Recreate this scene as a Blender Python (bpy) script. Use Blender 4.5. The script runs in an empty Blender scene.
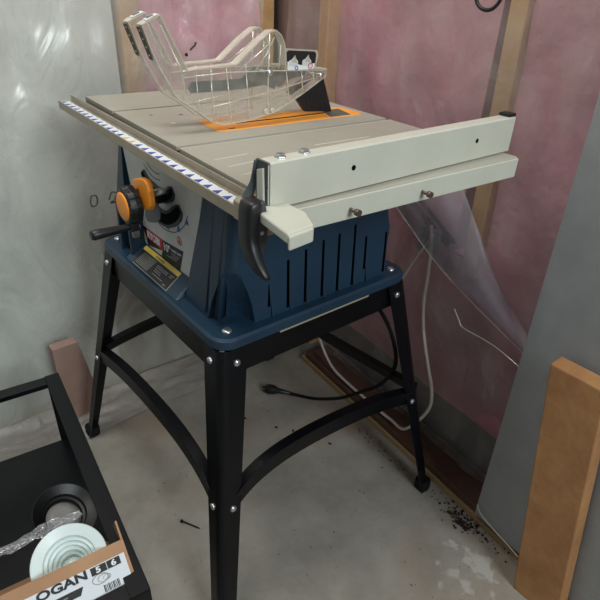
import bpy, bmesh, math, random
from mathutils import Vector, Matrix, noise
random.seed(7)
S = bpy.context.scene
COL = S.collection
PI = math.pi

# ------------------------------------------------------------------ camera
cd = bpy.data.cameras.new('camera'); cam = bpy.data.objects.new('camera', cd); COL.objects.link(cam)
R_ = Vector((0.7776593, -0.6273557, 0.0408750)); U_ = Vector((0.2932743, 0.4195099, 0.8590702)); D_ = Vector((0.5560901, 0.6560764, -0.5102230))
M = Matrix((R_, U_, -D_)).transposed().to_4x4(); M.translation = Vector((-0.3645, -0.4582, 1.0964))
cam.matrix_world = M
cd.sensor_width = 36; cd.lens = 36 * 541.2166 / 600; cd.clip_start = 0.02
S.camera = cam

# ------------------------------------------------------------------ world, light, exposure
w = bpy.data.worlds.new('world'); S.world = w; w.use_nodes = True
w.node_tree.nodes['Background'].inputs[0].default_value = (0.80, 0.90, 1.0, 1)
w.node_tree.nodes['Background'].inputs[1].default_value = 0.15
def area(name, loc, target, sx, sy, power, col):
    ld = bpy.data.lights.new(name, 'AREA'); ld.shape = 'RECTANGLE'; ld.size = sx; ld.size_y = sy; ld.energy = power; ld.color = col
    o = bpy.data.objects.new(name, ld); COL.objects.link(o); o.location = loc
    o.rotation_euler = (Vector(target) - Vector(loc)).to_track_quat('-Z', 'Y').to_euler(); return o
area('window_daylight', (0.15, -2.5, 2.1), (0.1, 0.4, 0.9), 1.4, 1.2, 72, (0.90, 0.97, 1.0))
area('ceiling_lamp', (-0.35, 0.25, 2.5), (0.2, 0.7, 0.9), 0.7, 0.5, 18, (1.0, 0.97, 0.92))
S.view_settings.view_transform = 'Standard'; S.view_settings.look = 'None'
S.view_settings.gamma = 1; S.view_settings.use_curve_mapping = False
S.view_settings.exposure = 0.12

# ------------------------------------------------------------------ materials
def lin(c): return tuple((v/255/12.92 if v/255 <= .04045 else ((v/255+.055)/1.055)**2.4) for v in c)
def mat(name, rgb, rough=.5, metal=0, spec=.5, rgb2=None, scale=8, contrast=(.35, .65), bump=0, bscale=60, extra=None, coat=0):
    m = bpy.data.materials.new(name); m.use_nodes = True; nt = m.node_tree; b = nt.nodes['Principled BSDF']
    b.inputs['Base Color'].default_value = (*lin(rgb), 1); b.inputs['Roughness'].default_value = rough
    b.inputs['Metallic'].default_value = metal; b.inputs['Specular IOR Level'].default_value = spec
    if coat: b.inputs['Coat Weight'].default_value = coat
    tc = nt.nodes.new('ShaderNodeNewGeometry')
    if rgb2:
        n = nt.nodes.new('ShaderNodeTexNoise'); n.inputs['Scale'].default_value = scale; n.inputs['Detail'].default_value = 6; n.inputs['Roughness'].default_value = .65
        nt.links.new(tc.outputs['Position'], n.inputs['Vector'])
        r = nt.nodes.new('ShaderNodeValToRGB'); r.color_ramp.elements[0].position = contrast[0]; r.color_ramp.elements[1].position = contrast[1]
        r.color_ramp.elements[0].color = (*lin(rgb), 1); r.color_ramp.elements[1].color = (*lin(rgb2), 1)
        nt.links.new(n.outputs['Fac'], r.inputs['Fac']); nt.links.new(r.outputs['Color'], b.inputs['Base Color'])
    if bump:
        n2 = nt.nodes.new('ShaderNodeTexNoise'); n2.inputs['Scale'].default_value = bscale; n2.inputs['Detail'].default_value = 4
        nt.links.new(tc.outputs['Position'], n2.inputs['Vector'])
        bp = nt.nodes.new('ShaderNodeBump'); bp.inputs['Strength'].default_value = bump; bp.inputs['Distance'].default_value = .01
        nt.links.new(n2.outputs['Fac'], bp.inputs['Height']); nt.links.new(bp.outputs['Normal'], b.inputs['Normal'])
    return m
def sheet_mat(name, milk, clear, gloss, rough=.25, bump=.25, bscale=14, stretch=(1, 1, 1), tint=(1, 1, 1)):
    """thin plastic: see-through, a little milky, glossy"""
    m = bpy.data.materials.new(name); m.use_nodes = True; nt = m.node_tree; nt.nodes.clear()
    out = nt.nodes.new('ShaderNodeOutputMaterial')
    tr = nt.nodes.new('ShaderNodeBsdfTransparent'); tr.inputs[0].default_value = (*tint, 1)
    di = nt.nodes.new('ShaderNodeBsdfDiffuse'); di.inputs[0].default_value = (*lin(milk), 1)
    gl = nt.nodes.new('ShaderNodeBsdfGlossy'); gl.inputs['Roughness'].default_value = rough; gl.inputs[0].default_value = (.9, .9, .9, 1)
    g = nt.nodes.new('ShaderNodeNewGeometry'); mp = nt.nodes.new('ShaderNodeMapping'); mp.inputs['Scale'].default_value = stretch
    nt.links.new(g.outputs['Position'], mp.inputs['Vector'])
    n = nt.nodes.new('ShaderNodeTexNoise'); n.inputs['Scale'].default_value = bscale; n.inputs['Detail'].default_value = 3; n.inputs['Distortion'].default_value = 1.2
    nt.links.new(mp.outputs[0], n.inputs['Vector'])
    bp = nt.nodes.new('ShaderNodeBump'); bp.inputs['Strength'].default_value = bump; bp.inputs['Distance'].default_value = .02
    nt.links.new(n.outputs['Fac'], bp.inputs['Height'])
    for x in (di, gl): nt.links.new(bp.outputs[0], x.inputs['Normal'])
    m1 = nt.nodes.new('ShaderNodeMixShader'); m1.inputs[0].default_value = gloss
    nt.links.new(di.outputs[0], m1.inputs[1]); nt.links.new(gl.outputs[0], m1.inputs[2])
    mr = nt.nodes.new('ShaderNodeMapRange'); mr.inputs[1].default_value = .3; mr.inputs[2].default_value = .7
    mr.inputs[3].default_value = max(0, 1-clear-.1); mr.inputs[4].default_value = min(1, 1-clear+.1)
    nt.links.new(n.outputs['Fac'], mr.inputs[0])
    m2 = nt.nodes.new('ShaderNodeMixShader'); nt.links.new(mr.outputs[0], m2.inputs[0])
    nt.links.new(tr.outputs[0], m2.inputs[1]); nt.links.new(m1.outputs[0], m2.inputs[2])
    nt.links.new(m2.outputs[0], out.inputs[0]); return m

def floor_mat():
    m = mat('concrete', (138, 134, 124), .55, rgb2=(166, 161, 150), scale=5, bump=.12, bscale=90, spec=.35)
    nt = m.node_tree; b = nt.nodes['Principled BSDF']; base = [l for l in nt.links if l.to_socket == b.inputs['Base Color']][0].from_socket
    g = nt.nodes.new('ShaderNodeNewGeometry')
    def blotch(scale, lo, hi, colr, base, center=None, rad=None):
        n = nt.nodes.new('ShaderNodeTexNoise'); n.inputs['Scale'].default_value = scale; n.inputs['Detail'].default_value = 5
        nt.links.new(g.outputs['Position'], n.inputs['Vector'])
        fac = n.outputs['Fac']
        if center:
            d = nt.nodes.new('ShaderNodeVectorMath'); d.operation = 'DISTANCE'; d.inputs[1].default_value = center
            nt.links.new(g.outputs['Position'], d.inputs[0])
            mr = nt.nodes.new('ShaderNodeMapRange'); mr.inputs[1].default_value = 0; mr.inputs[2].default_value = rad; mr.inputs[3].default_value = .24; mr.inputs[4].default_value = -.3
            nt.links.new(d.outputs['Value'], mr.inputs[0])
            a = nt.nodes.new('ShaderNodeMath'); a.operation = 'ADD'; nt.links.new(fac, a.inputs[0]); nt.links.new(mr.outputs[0], a.inputs[1]); fac = a.outputs[0]
        r = nt.nodes.new('ShaderNodeMapRange'); r.inputs[1].default_value = lo; r.inputs[2].default_value = hi; nt.links.new(fac, r.inputs[0])
        mx = nt.nodes.new('ShaderNodeMix'); mx.data_type = 'RGBA'; mx.inputs['B'].default_value = (*lin(colr), 1)
        nt.links.new(r.outputs[0], mx.inputs['Factor']); nt.links.new(base, mx.inputs['A']); return mx.outputs['Result']
    base = blotch(2.2, .50, .75, (146, 122, 98), base)
    base = blotch(70, .70, .74, (70, 60, 50), base)
    base = blotch(45, .72, .75, (140, 84, 50), base)
    base = blotch(26, .62, .70, (176, 171, 162), base, (.42, -.17, 0), .19)
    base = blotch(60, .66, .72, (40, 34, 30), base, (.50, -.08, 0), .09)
    nt.links.new(base, b.inputs['Base Color']); return m

M_ = {}
M_['concrete'] = floor_mat()
M_['foundation'] = mat('foundation_concrete', (104, 100, 95), .85, rgb2=(140, 132, 120), scale=6, bump=.3)
M_['pony'] = mat('pale_board', (132, 128, 116), .8, rgb2=(160, 152, 138), scale=3)
M_['pink'] = mat('pink_insulation', (196, 122, 142), .95, rgb2=(228, 164, 176), scale=7, contrast=(.3, .72), bump=.8, bscale=22, spec=.1)
M_['pink2'] = mat('muted_pink_insulation', (182, 122, 136), .95, rgb2=(204, 152, 158), scale=5, contrast=(.3, .72), bump=.8, bscale=18, spec=.1)  # duller pink for the right wall batts
M_['whitefoil'] = mat('pale_foam_wall', (186, 190, 182), .8, rgb2=(222, 226, 218), scale=5, contrast=(.3, .7), bump=.4, bscale=10, spec=.2)
M_['stud'] = mat('stud_wood', (196, 158, 108), .7, rgb2=(172, 132, 88), scale=9, bump=.1)
M_['studdim'] = mat('stud_wood_dull', (158, 132, 104), .75, rgb2=(138, 112, 88), scale=9, bump=.1)
M_['brownboard'] = mat('corner_board', (140, 116, 102), .8, rgb2=(160, 130, 118), scale=6)
M_['plate'] = mat('brown_treated_lumber', (96, 66, 50), .7, rgb2=(78, 54, 42), scale=14, bump=.15)
M_['sill'] = mat('sill_gasket', (166, 140, 100), .8)
M_['poly'] = sheet_mat('poly_sheet', (196, 192, 190), .74, .35, .28, .5, 9, (1, 1, .55))
M_['polyleft'] = sheet_mat('poly_sheet_left_lit', (222, 226, 218), .66, .3, .3, .5, 9, (1, 1, .55))  # paler copy of the sheet, brighter light on the left wall put into colour
M_['polythick'] = sheet_mat('poly_fold', (170, 162, 172), .68, .12, .45, .2, 8)
M_['polyfloor'] = sheet_mat('poly_on_floor', (160, 156, 150), .45, .10, .5, .6, 14)
M_['blackmetal'] = mat('black_painted_steel', (7, 8, 10), .36, spec=.28, rgb2=(12, 14, 18), scale=30, bump=.03, bscale=300)
M_['blackplastic'] = mat('black_plastic', (18, 19, 21), .42, spec=.5)
M_['rubber'] = mat('black_rubber', (14, 14, 15), .75, spec=.3)
M_['navy'] = mat('navy_plastic', (24, 46, 64), .40, spec=.45, rgb2=(30, 56, 76), scale=6, bump=.06, bscale=260)
M_['void'] = mat('opening_shade', (6, 7, 9), .9, spec=.1)  # near-black paint standing for the shade inside vents, slots and holes
M_['alu'] = mat('brushed_table', (160, 158, 144), .42, metal=.0, spec=.5, rgb2=(170, 168, 154), scale=5, bump=.02, bscale=200)
M_['fence'] = mat('fence_paint', (194, 195, 180), .42, metal=.05, rgb2=(202, 203, 188), scale=9, spec=.5)
M_['scuff_highlight'] = mat('pale_scuff_highlight', (205, 202, 188), .5)  # pale scuff colour, also used for the painted slot edge highlights
M_['groove'] = mat('table_screw_metal', (120, 114, 100), .5, metal=.3)  # plain darker metal of two table screws
M_['railm'] = mat('rail_aluminium', (150, 140, 122), .4, metal=.3, rgb2=(162, 152, 132), scale=20)
M_['white'] = mat('white_print', (226, 230, 232), .5)
M_['bluepr'] = mat('blue_print', (40, 76, 160), .5)
M_['yelpr'] = mat('gold_print', (214, 186, 110), .5)
M_['orange'] = mat('orange_plastic', (246, 150, 44), .42, rgb2=(250, 158, 52), scale=20)
M_['orangeins'] = mat('orange_insert', (250, 172, 72), .45, rgb2=(244, 164, 64), scale=20)
M_['chrome'] = mat('zinc_bolt', (200, 204, 206), .28, metal=.9)
M_['screwm'] = mat('dull_screw', (120, 104, 96), .35, metal=.8)
M_['panel'] = mat('panel_grey', (206, 208, 204), .5, rgb2=(198, 200, 196), scale=30)
M_['paneledge'] = mat('slot_surround', (58, 62, 66), .5)
M_['red'] = mat('red_print', (196, 40, 50), .5)
M_['blackpr'] = mat('black_print', (20, 20, 22), .5)
M_['yellow'] = mat('yellow_print', (226, 198, 84), .5)
M_['labelgrey'] = mat('grey_print', (140, 140, 132), .6)
M_['tanstrip'] = mat('tan_strip', (150, 140, 118), .7)
M_['clear'] = sheet_mat('clear_plastic', (214, 208, 190), .86, .5, .12, .05, 30)
M_['clearedge'] = sheet_mat('clear_plastic_edge', (232, 226, 204), .38, .4, .15, .05, 30)
M_['greysteel'] = mat('grey_steel', (96, 104, 106), .45, metal=.3)
M_['card'] = mat('cardboard', (178, 140, 106), .85, rgb2=(166, 128, 96), scale=12)
M_['cardin'] = mat('cardboard_inside', (150, 116, 88), .9)
M_['paper'] = mat('label_paper', (214, 222, 226), .6)
M_['trimw'] = mat('white_trim', (226, 240, 236), .35)
M_['lens'] = mat('frosted_lens', (150, 148, 146), .4)
M_['door'] = mat('grey_panel_paint', (146, 149, 149), .6, rgb2=(138, 141, 141), scale=20)
M_['wood'] = mat('board_wood', (176, 130, 84), .7, rgb2=(150, 104, 64), scale=10, bump=.1)
M_['cablew'] = mat('white_cable', (206, 196, 184), .5)
M_['inkmark'] = mat('faded_ink', (104, 112, 118), .7)
M_['debris'] = mat('debris_brown', (44, 34, 28), .9)
M_['bag'] = sheet_mat('poly_bag', (190, 190, 196), .4, .4, .2, .6, 60)

# ------------------------------------------------------------------ mesh helpers
TH = -0.0475; CT, ST = math.cos(TH), math.sin(TH)
TM = Matrix.Rotation(TH, 4, 'Z')               # table frame -> stand frame
FM = TM @ Matrix.Translation((0, .006, 0)) @ Matrix.Rotation(math.atan(.022/.464), 4, 'Z')
class MB:
    def __init__(s, xf=None): s.bm = bmesh.new(); s.xf = xf; s.mats = []
    def _mi(s, m):
        if m is None: return 0
        if m not in s.mats: s.mats.append(m)
        return s.mats.index(m)
    def vs(s, pts): return [s.bm.verts.new((s.xf @ Vector(p)) if s.xf else Vector(p)) for p in pts]
    def loft(s, rings, cap=True, closed=True, m=None, smooth=False):
        mi = s._mi(m); V = [s.vs(r) for r in rings]; n = len(V[0]); fs = []
        for a, b in zip(V, V[1:]):
            for i in range(n if closed else n-1):
                j = (i+1) % n
                try: f = s.bm.faces.new((a[i], a[j], b[j], b[i])); f.smooth = smooth; f.material_index = mi; fs.append(f)
                except ValueError: pass
        if cap and closed:
            for r in (list(reversed(V[0])), V[-1]):
                try: f = s.bm.faces.new(r); f.material_index = mi; fs.append(f)
                except ValueError: pass
        return fs
    def box(s, a, b, m=None):
        x0, y0, z0 = a; x1, y1, z1 = b
        s.loft([[(x0, y0, z), (x1, y0, z), (x1, y1, z), (x0, y1, z)] for z in (z0, z1)], m=m); return s
    def prism(s, poly, vec, m=None, smooth=False):
        vec = Vector(vec); s.loft([poly, [Vector(p)+vec for p in poly]], m=m, smooth=smooth); return s
    def plate(s, pts, nrm, t, m=None):
        n = Vector(nrm).normalized()*t; return s.prism([Vector(p) for p in pts], n, m)
    def tube(s, pts, r, seg=8, m=None, cap=True, smooth=True):
        pts = [Vector(p) for p in pts]; rings = []; rr = r if isinstance(r, (list, tuple)) else [r]*len(pts); up = None
        for i, p in enumerate(pts):
            t = (pts[min(i+1, len(pts)-1)] - pts[max(i-1, 0)]).normalized()
            if up is None: up = t.orthogonal().normalized()
            else: up = (up - t*up.dot(t)); up = up.normalized() if up.length > 1e-6 else t.orthogonal().normalized()
            sd = t.cross(up)
            rings.append([p + (up*math.cos(2*PI*k/seg) + sd*math.sin(2*PI*k/seg))*rr[i] for k in range(seg)])
        s.loft(rings, cap, m=m, smooth=smooth); return s
    def lathe(s, c, axis, prof, seg=24, m=None, smooth=True, cap=True):
        c = Vector(c); ax = Vector(axis).normalized(); u = ax.orthogonal().normalized(); v = ax.cross(u)
        s.loft([[c + ax*h + (u*math.cos(2*PI*k/seg)+v*math.sin(2*PI*k/seg))*r for k in range(seg)] for r, h in prof], cap, m=m, smooth=smooth); return s
    def mesh(s, name, mats=None):
        bmesh.ops.recalc_face_normals(s.bm, faces=s.bm.faces)
        me = bpy.data.meshes.new(name); s.bm.to_mesh(me); s.bm.free()
        for k in (s.mats or mats or []): me.materials.append(M_[k] if isinstance(k, str) else k)
        return me
    def build(s, name, m=None, parent=None, bevel=0, origin=None, seg=2):
        me = s.mesh(name, [m] if m else None); o = bpy.data.objects.new(name, me); COL.objects.link(o)
        if origin is not None:
            me.transform(Matrix.Translation(-Vector(origin))); o.location = origin
        if parent:
            o.parent = parent; o.location = -wloc(parent) if origin is None else Vector(origin)-wloc(parent)
        if bevel:
            b = o.modifiers.new('bevel', 'BEVEL'); b.width = bevel; b.segments = seg; b.limit_method = 'ANGLE'; b.angle_limit = math.radians(38)
            b.harden_normals = False
        return o
def wloc(o):
    v = Vector(o.location); 
    while o.parent: o = o.parent; v += Vector(o.location)
    return v
def thing(name, label, cat, loc, group=None):
    o = bpy.data.objects.new(name, None); COL.objects.link(o); o.location = loc; o.empty_display_size = .1
    o['label'] = label; o['category'] = cat
    if group: o['group'] = group
    return o
def tag(o, label, cat, group=None, kind=None):
    o['label'] = label; o['category'] = cat
    if group: o['group'] = group
    if kind: o['kind'] = kind
    return o
def struct(o): o['kind'] = 'structure'; return o
def rrect(x0, x1, y0, y1, r, z, n=6):
    pts = []
    for cx, cy, a0 in ((x1-r, y1-r, 0), (x0+r, y1-r, PI/2), (x0+r, y0+r, PI), (x1-r, y0+r, 1.5*PI)):
        for k in range(n+1):
            a = a0 + PI/2*k/n; pts.append((cx+r*math.cos(a), cy+r*math.sin(a), z))
    return pts
def smooth_path(pts, n=8):
    P = [Vector(p) for p in pts]; out = []
    for i in range(len(P)-1):
        p0 = P[max(i-1, 0)]; p1 = P[i]; p2 = P[i+1]; p3 = P[min(i+2, len(P)-1)]
        for k in range(n):
            t = k/n; out.append(.5*((2*p1)+(p2-p0)*t+(2*p0-5*p1+4*p2-p3)*t*t+(3*p1-p0-3*p2+p3)*t**3))
    out.append(P[-1]); return out
def text_obj(name, txt, size, origin, right, up, m, parent=None, depth=.0004, sx=1, bold=0, align='LEFT', shear=0):
    cu = bpy.data.curves.new(name, 'FONT'); cu.body = txt; cu.size = size; cu.extrude = depth/2; cu.offset = bold; cu.align_x = align; cu.shear = shear
    cu.resolution_u = 3
    t = bpy.data.objects.new(name, cu); COL.objects.link(t); bpy.context.view_layer.update()
    me = bpy.data.meshes.new_from_object(t.evaluated_get(bpy.context.evaluated_depsgraph_get()))
    bpy.data.objects.remove(t); bpy.data.curves.remove(cu)
    r = Vector(right).normalized(); u = Vector(up); u = (u - r*u.dot(r)).normalized(); n = r.cross(u)
    mt = Matrix((r*sx, u, n)).transposed().to_4x4(); mt.translation = Vector(origin)
    me.transform(mt); me.materials.clear(); me.materials.append(M_[m])
    o = bpy.data.objects.new(name, me); COL.objects.link(o)
    if parent: o.parent = parent; o.location = -wloc(parent)
    return o

# ================================================================== SETTING
mb = MB(); mb.box((-2.4, -3.6, -.05), (1.0, 1.3, 0)); struct(mb.build('floor', 'concrete'))
# right wall frame: s along, n into wall
RA = Vector((.5125, -.3, 0)); RD = Vector((.0877, .9961, 0)).normalized(); RN = Vector((.9961, -.0877, 0)).normalized()
def RW(s_, n_, z): return RA + RD*s_ + RN*n_ + Vector((0, 0, z))
def rbox(s0, s1, n0, n1, z0, z1, mb=None, m=None):
    mb = mb or MB(); mb.loft([[RW(s0, n0, z), RW(s1, n0, z), RW(s1, n1, z), RW(s0, n1, z)] for z in (z0, z1)], m=m); return mb
def rpoly(pts, n0, t, m=None, mb=None):
    mb = mb or MB(); mb.prism([RW(s, n0, z) for s, z in pts], RN*t, m); return mb
struct(rbox(-2.6, 1.5, .13, .17, 0, 2.6).build('wall_right', 'foundation'))
YL = .93
mb = MB(); mb.box((-2.4, YL+.04, 0), (.78, YL+.08, 2.6)); struct(mb.build('wall_left', 'whitefoil'))
def puffy(fn, a0, a1, z0, z1, na, nz, amp, sc, m, name, back):
    mb = MB(); g = []
    for i in range(na+1):
        row = []
        for j in range(nz+1):
            a = a0+(a1-a0)*i/na; z = z0+(z1-z0)*j/nz
            e = min(1, min(i, na-i)/2.5)*min(1, (j+.3)/2)
            row.append(mb.vs([fn(a, -e*(amp*.5 + amp*noise.noise(Vector((a*sc, z*sc, back*7)))), z)])[0])
        g.append(row)
    for i in range(na):
        for j in range(nz):
            f = mb.bm.faces.new((g[i][j], g[i+1][j], g[i+1][j+1], g[i][j+1])); f.smooth = True
    # back sheet gives the batt its depth
    b = mb.vs([fn(a0, back, z0), fn(a1, back, z0), fn(a1, back, z1), fn(a0, back, z1)]); mb.bm.faces.new(b)
    for k, (p, q, r2, t2) in enumerate(((g[0][0], g[-1][0], b[1], b[0]), (g[-1][0], g[-1][-1], b[2], b[1]), (g[-1][-1], g[0][-1], b[3], b[2]), (g[0][-1], g[0][0], b[0], b[3]))):
        mb.bm.faces.new((p, q, r2, t2))
    return mb.build(name, m)
fr = lambda a, n, z: RW(a, .07+n, z)
def fl(y): return lambda a, n, z: Vector((a, y+n, z))
# insulation batts between the studs of the right wall
struct(puffy(fr, .485, .965, .19, 2.3, 26, 90, .022, 7, 'pink2', 'wall_right_insulation', .06))
struct(puffy(fr, -.055, .44, .19, 2.3, 26, 90, .022, 7, 'pink2', 'wall_right_insulation', .06))
struct(puffy(fr, -.62, -.10, .19, 2.3, 20, 90, .022, 7, 'pink2', 'wall_right_insulation', .06))
struct(puffy(fr, -1.4, -.66, .19, 2.3, 20, 70, .022, 7, 'pink2', 'wall_right_insulation', .06))
struct(puffy(lambda a, n, z: RW(a, .066+n, z), .375, .50, .19, .58, 8, 22, .016, 7, 'pink2', 'wall_right_insulation', .06))
# studs of the right wall
def stud(name, s0, s1, z0=.038, z1=2.5, lean=0, n0=.035, n1=.125, m='studdim'):
    mb = MB(); mb.loft([[RW(s0+l, n0, z), RW(s1+l, n0, z), RW(s1+l, n1, z), RW(s0+l, n1, z)] for z, l in ((z0, 0), (z1, lean))]); return struct(mb.build(name, m, bevel=.003))
stud('trim_1', .400, .438, lean=.06, z0=.55, n0=.045, m='stud')
stud('trim_2', .962, 1.0, m='stud', n0=.03)
mb = MB(); mb.box((.59, YL-.05, 0), (.63, YL+.035, 2.5)); struct(mb.build('trim_9', 'stud', bevel=.003))
stud('trim_3', -.64, -.60)
struct(rbox(1.025, 1.24, .06, .12, 0, 2.5).build('trim_4', 'brownboard'))
# bottom plate with its yellowish foam seal
struct(rbox(-2.4, .935, 0, .088, .003, .036).build('trim_5', 'plate', bevel=.002))
struct(rbox(-2.4, .95, -.006, .004, 0, .016).build('trim_6', 'sill'))
# left wall: pale foam sheet, studs, pink batt, low board
struct(puffy(fl(YL-.01), -2.2, .19, .0, 2.3, 60, 60, .02, 5, 'whitefoil', 'wall_left_insulation', .04))
struct(puffy(fl(YL-.01), .255, .64, .50, 2.3, 24, 70, .03, 8, 'pink', 'wall_left_insulation', .04))
mb = MB(); mb.box((.2, YL-.03, .5), (.248, YL+.035, 2.5)); struct(mb.build('trim_7', 'stud', bevel=.003))
mb = MB(); mb.box((.08, YL-.045, .0), (.64, YL-.005, .5)); struct(mb.build('trim_8', 'pony'))

def sheet(fn, a0, a1, z0, z1, na, nz, wr, m, name, seed=0, creases=()):
    mb = MB(); g = []
    for i in range(na+1):
        row = []
        for j in range(nz+1):
            a = a0+(a1-a0)*i/na; z = z0+(z1-z0)*j/nz
            n = wr*noise.noise(Vector((a*9+seed, z*2.2, seed))) + wr*.6*noise.noise(Vector((a*21, z*7+seed, 3))) - wr*.5*abs(noise.noise(Vector((a*6+z*5, z*4-a*3, seed+9))))
            row.append(mb.vs([fn(a, n, z)])[0])
        g.append(row)
    for i in range(na):
        for j in range(nz):
            f = mb.bm.faces.new((g[i][j], g[i+1][j], g[i+1][j+1], g[i][j+1])); f.smooth = True
    return mb.build(name, m)
# clear vapour barrier over both walls
struct(sheet(lambda a, n, z: RW(a, .012+n*.8+(.05 if z < .2 else .05*max(0, 1-(z-.2)/.2)), z), -1.5, 1.12, .04, 2.35, 150, 130, .016, 'poly', 'wall_right_plastic', 1))
struct(sheet(lambda a, n, z: Vector((a, YL-.065+n, z)), -2.2, .575, .02, 2.35, 150, 110, .02, 'polyleft', 'wall_left_plastic', 5))

# crumpled end of the sheet on the floor along the left wall
mb = MB(); g = []
NX, NY = 90, 22
for i in range(NX+1):
    row = []
    for j in range(NY+1):
        x = -1.2+1.78*i/NX; v = j/NY
        edge = .712+.012*noise.noise(Vector((x*5, 0, 0)))+ (0.0 if x < .3 else -.02*(x-.3))
        y = edge + (YL-.075-edge)*v
        z = .006+.020*abs(noise.noise(Vector((x*5, y*16, 2))))*min(1, v*5)+.05*max(0, v-.75)**1.2 + .012*abs(noise.noise(Vector((x*14+y*10, y*30, 6))))*min(1, v*4)
        row.append(mb.vs([(x, y, z)])[0])
    g.append(row)
for i in range(NX):
    for j in range(NY):
        f = mb.bm.faces.new((g[i][j], g[i+1][j], g[i+1][j+1], g[i][j+1])); f.smooth = True
tag(mb.build('plastic_sheet', 'polyfloor'), 'crumpled grey translucent plastic sheet lying on the floor along the back wall', 'plastic sheet')

# loose flap hanging in front of the right wall
mb = MB(); P = {}
A = [(.50, .60, .84), (.50, .275, .66), (.50, .05, .55), (.495, -.09, .50)]
B = [(.545, .50, .95), (.55, .19, .85), (.55, .03, .70), (.545, -.07, .60)]
A = smooth_path([(.553, .42, .74), (.545, .256, .637), (.535, .16, .585), (.53, .055, .54), (.528, -.12, .475)], 6)
B = smooth_path([(.562, .36, .80), (.56, .24, .79), (.555, .15, .76), (.548, .02, .60), (.536, -.09, .515)], 6)
rings = []
for k in range(9):
    t = k/8
    rings.append([a.lerp(b, t) + Vector((-.012*math.sin(PI*t)+.006*noise.noise(Vector((i*.4, t*4, 1))), 0, 0)) for i, (a, b) in enumerate(zip(A, B))])
mb.loft(rings, cap=False, closed=False, smooth=True)
fold = mb.build('plastic_flap', 'polythick'); sm = fold.modifiers.new('thickness', 'SOLIDIFY'); sm.thickness = .0006
tag(fold, 'loose triangular fold of translucent plastic hanging behind the saw table', 'plastic sheet')
e = MB(); e.tube([p+Vector((-.001, 0, 0)) for p in A], .0008, 6); 
o = e.build('fold_edge', 'clearedge', fold)
e = MB(); e.tube(smooth_path([(.528, .085, .505), (.525, .065, .485), (.524, .05, .475), (.52, -.03, .475), (.515, -.12, .455)], 5), .0012, 6)
e.build('crease', 'clearedge', fold)

# cables on the right wall behind the flap
def rope(name, pts, r, m, label, cat, parent=None, seg=8):
    mb = MB(); mb.tube(smooth_path(pts, 6), r, seg); o = mb.build(name, m, parent)
    if label: tag(o, label, cat)
    return o
rope('white_cable', [(.575, .215, .64), (.574, .205, .60), (.572, .197, .52), (.570, .193, .45), (.567, .175, .375), (.560, .140, .30), (.555, .115, .25), (.553, .108, .20), (.552, .13, .14), (.557, .175, .07), (.572, .23, .052), (.575, .28, .05), (.585, .42, .050), (.592, .50, .060), (.60, .56, .10), (.60, .60, .17)],
     .0042, 'cablew', 'long white electrical cable looping down the pink wall onto the bottom plate', 'cable')
rope('white_wire', [(.578, .205, .62), (.575, .24, .55), (.573, .275, .47), (.575, .33, .40), (.58, .40, .38)], .0028, 'cablew', 'thin white wire branching down left behind the rear leg of the saw stand', 'wire')
rope('black_cable_loop', [(.522, .168, 1.12), (.521, .167, 1.085), (.520, .158, 1.070), (.520, .143, 1.064), (.520, .128, 1.068), (.521, .118, 1.084), (.522, .116, 1.12)], .0032, 'blackplastic', 'black cable loop hanging over the wooden stud near the top edge', 'cable')
# dark bracket strips behind the plastic
mb = MB(); mb.plate([(.585, .33, .685), (.585, .316, .69), (.585, .165, .615), (.585, .17, .60)], (1, 0, 0), .004)
o = tag(mb.build('metal_strap', 'blackmetal'), 'dark metal strap fixed behind the plastic right of the table', 'strap')
mb = MB(); mb.plate([(.585, .295, .695), (.585, .285, .698), (.585, .150, .618), (.585, .158, .612)], (1, 0, 0), .004); mb.build('strap_strip', 'blackmetal', o)
mb = MB(); mb.box((.58, .19, .57), (.592, .25, .63)); tag(mb.build('junction_box', 'inkmark', bevel=.003), 'dark blurry electrical box behind the plastic where the white cables meet', 'electrical box')

# wood piece far left behind the stand
mb = MB(); mb.plate([(-.125, .80, .0), (-.045, .80, .0), (-.034, .80, .09), (-.060, .80, .25), (-.125, .80, .25)], (0, 1, 0), .03)
tag(mb.build('wood_offcut', 'brownboard', bevel=.002), 'short pinkish tan wood offcut standing at the left wall behind the saw stand', 'wood')

# grey panel leaning on the right, standing on the bottom plate
gp = thing('grey_panel', 'tall flat grey panel standing on the bottom plate against the right wall', 'panel', (.53, -.4, .037))
mb = MB(); mb.prism([(.512, -.092, .037), (.535, -.094, .037), (.535, -.082, 1.25), (.512, -.080, 1.25)], (-.055, -.62, 0))
mb.build('board', 'door', gp, bevel=.002)
rope('loose_cord', [(.507, -.095, .075), (.503, -.11, .06), (.499, -.15, .05), (.494, -.19, .046), (.487, -.22, .045)], .0014, 'cablew', 'thin pale cord curving along the foot of the grey panel', 'cord')
# wooden board in the right foreground
mb = MB(); mb.loft([[(.450, -.243, 0), (.488, -.243, 0), (.488, -.34, 0), (.450, -.34, 0)], [(.450, -.165, .55), (.488, -.165, .55), (.488, -.262, .55), (.450, -.262, .55)]])
tag(mb.build('wooden_board', 'wood', bevel=.003), 'orange brown board standing at the lower right corner in front of the grey panel', 'board')

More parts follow.
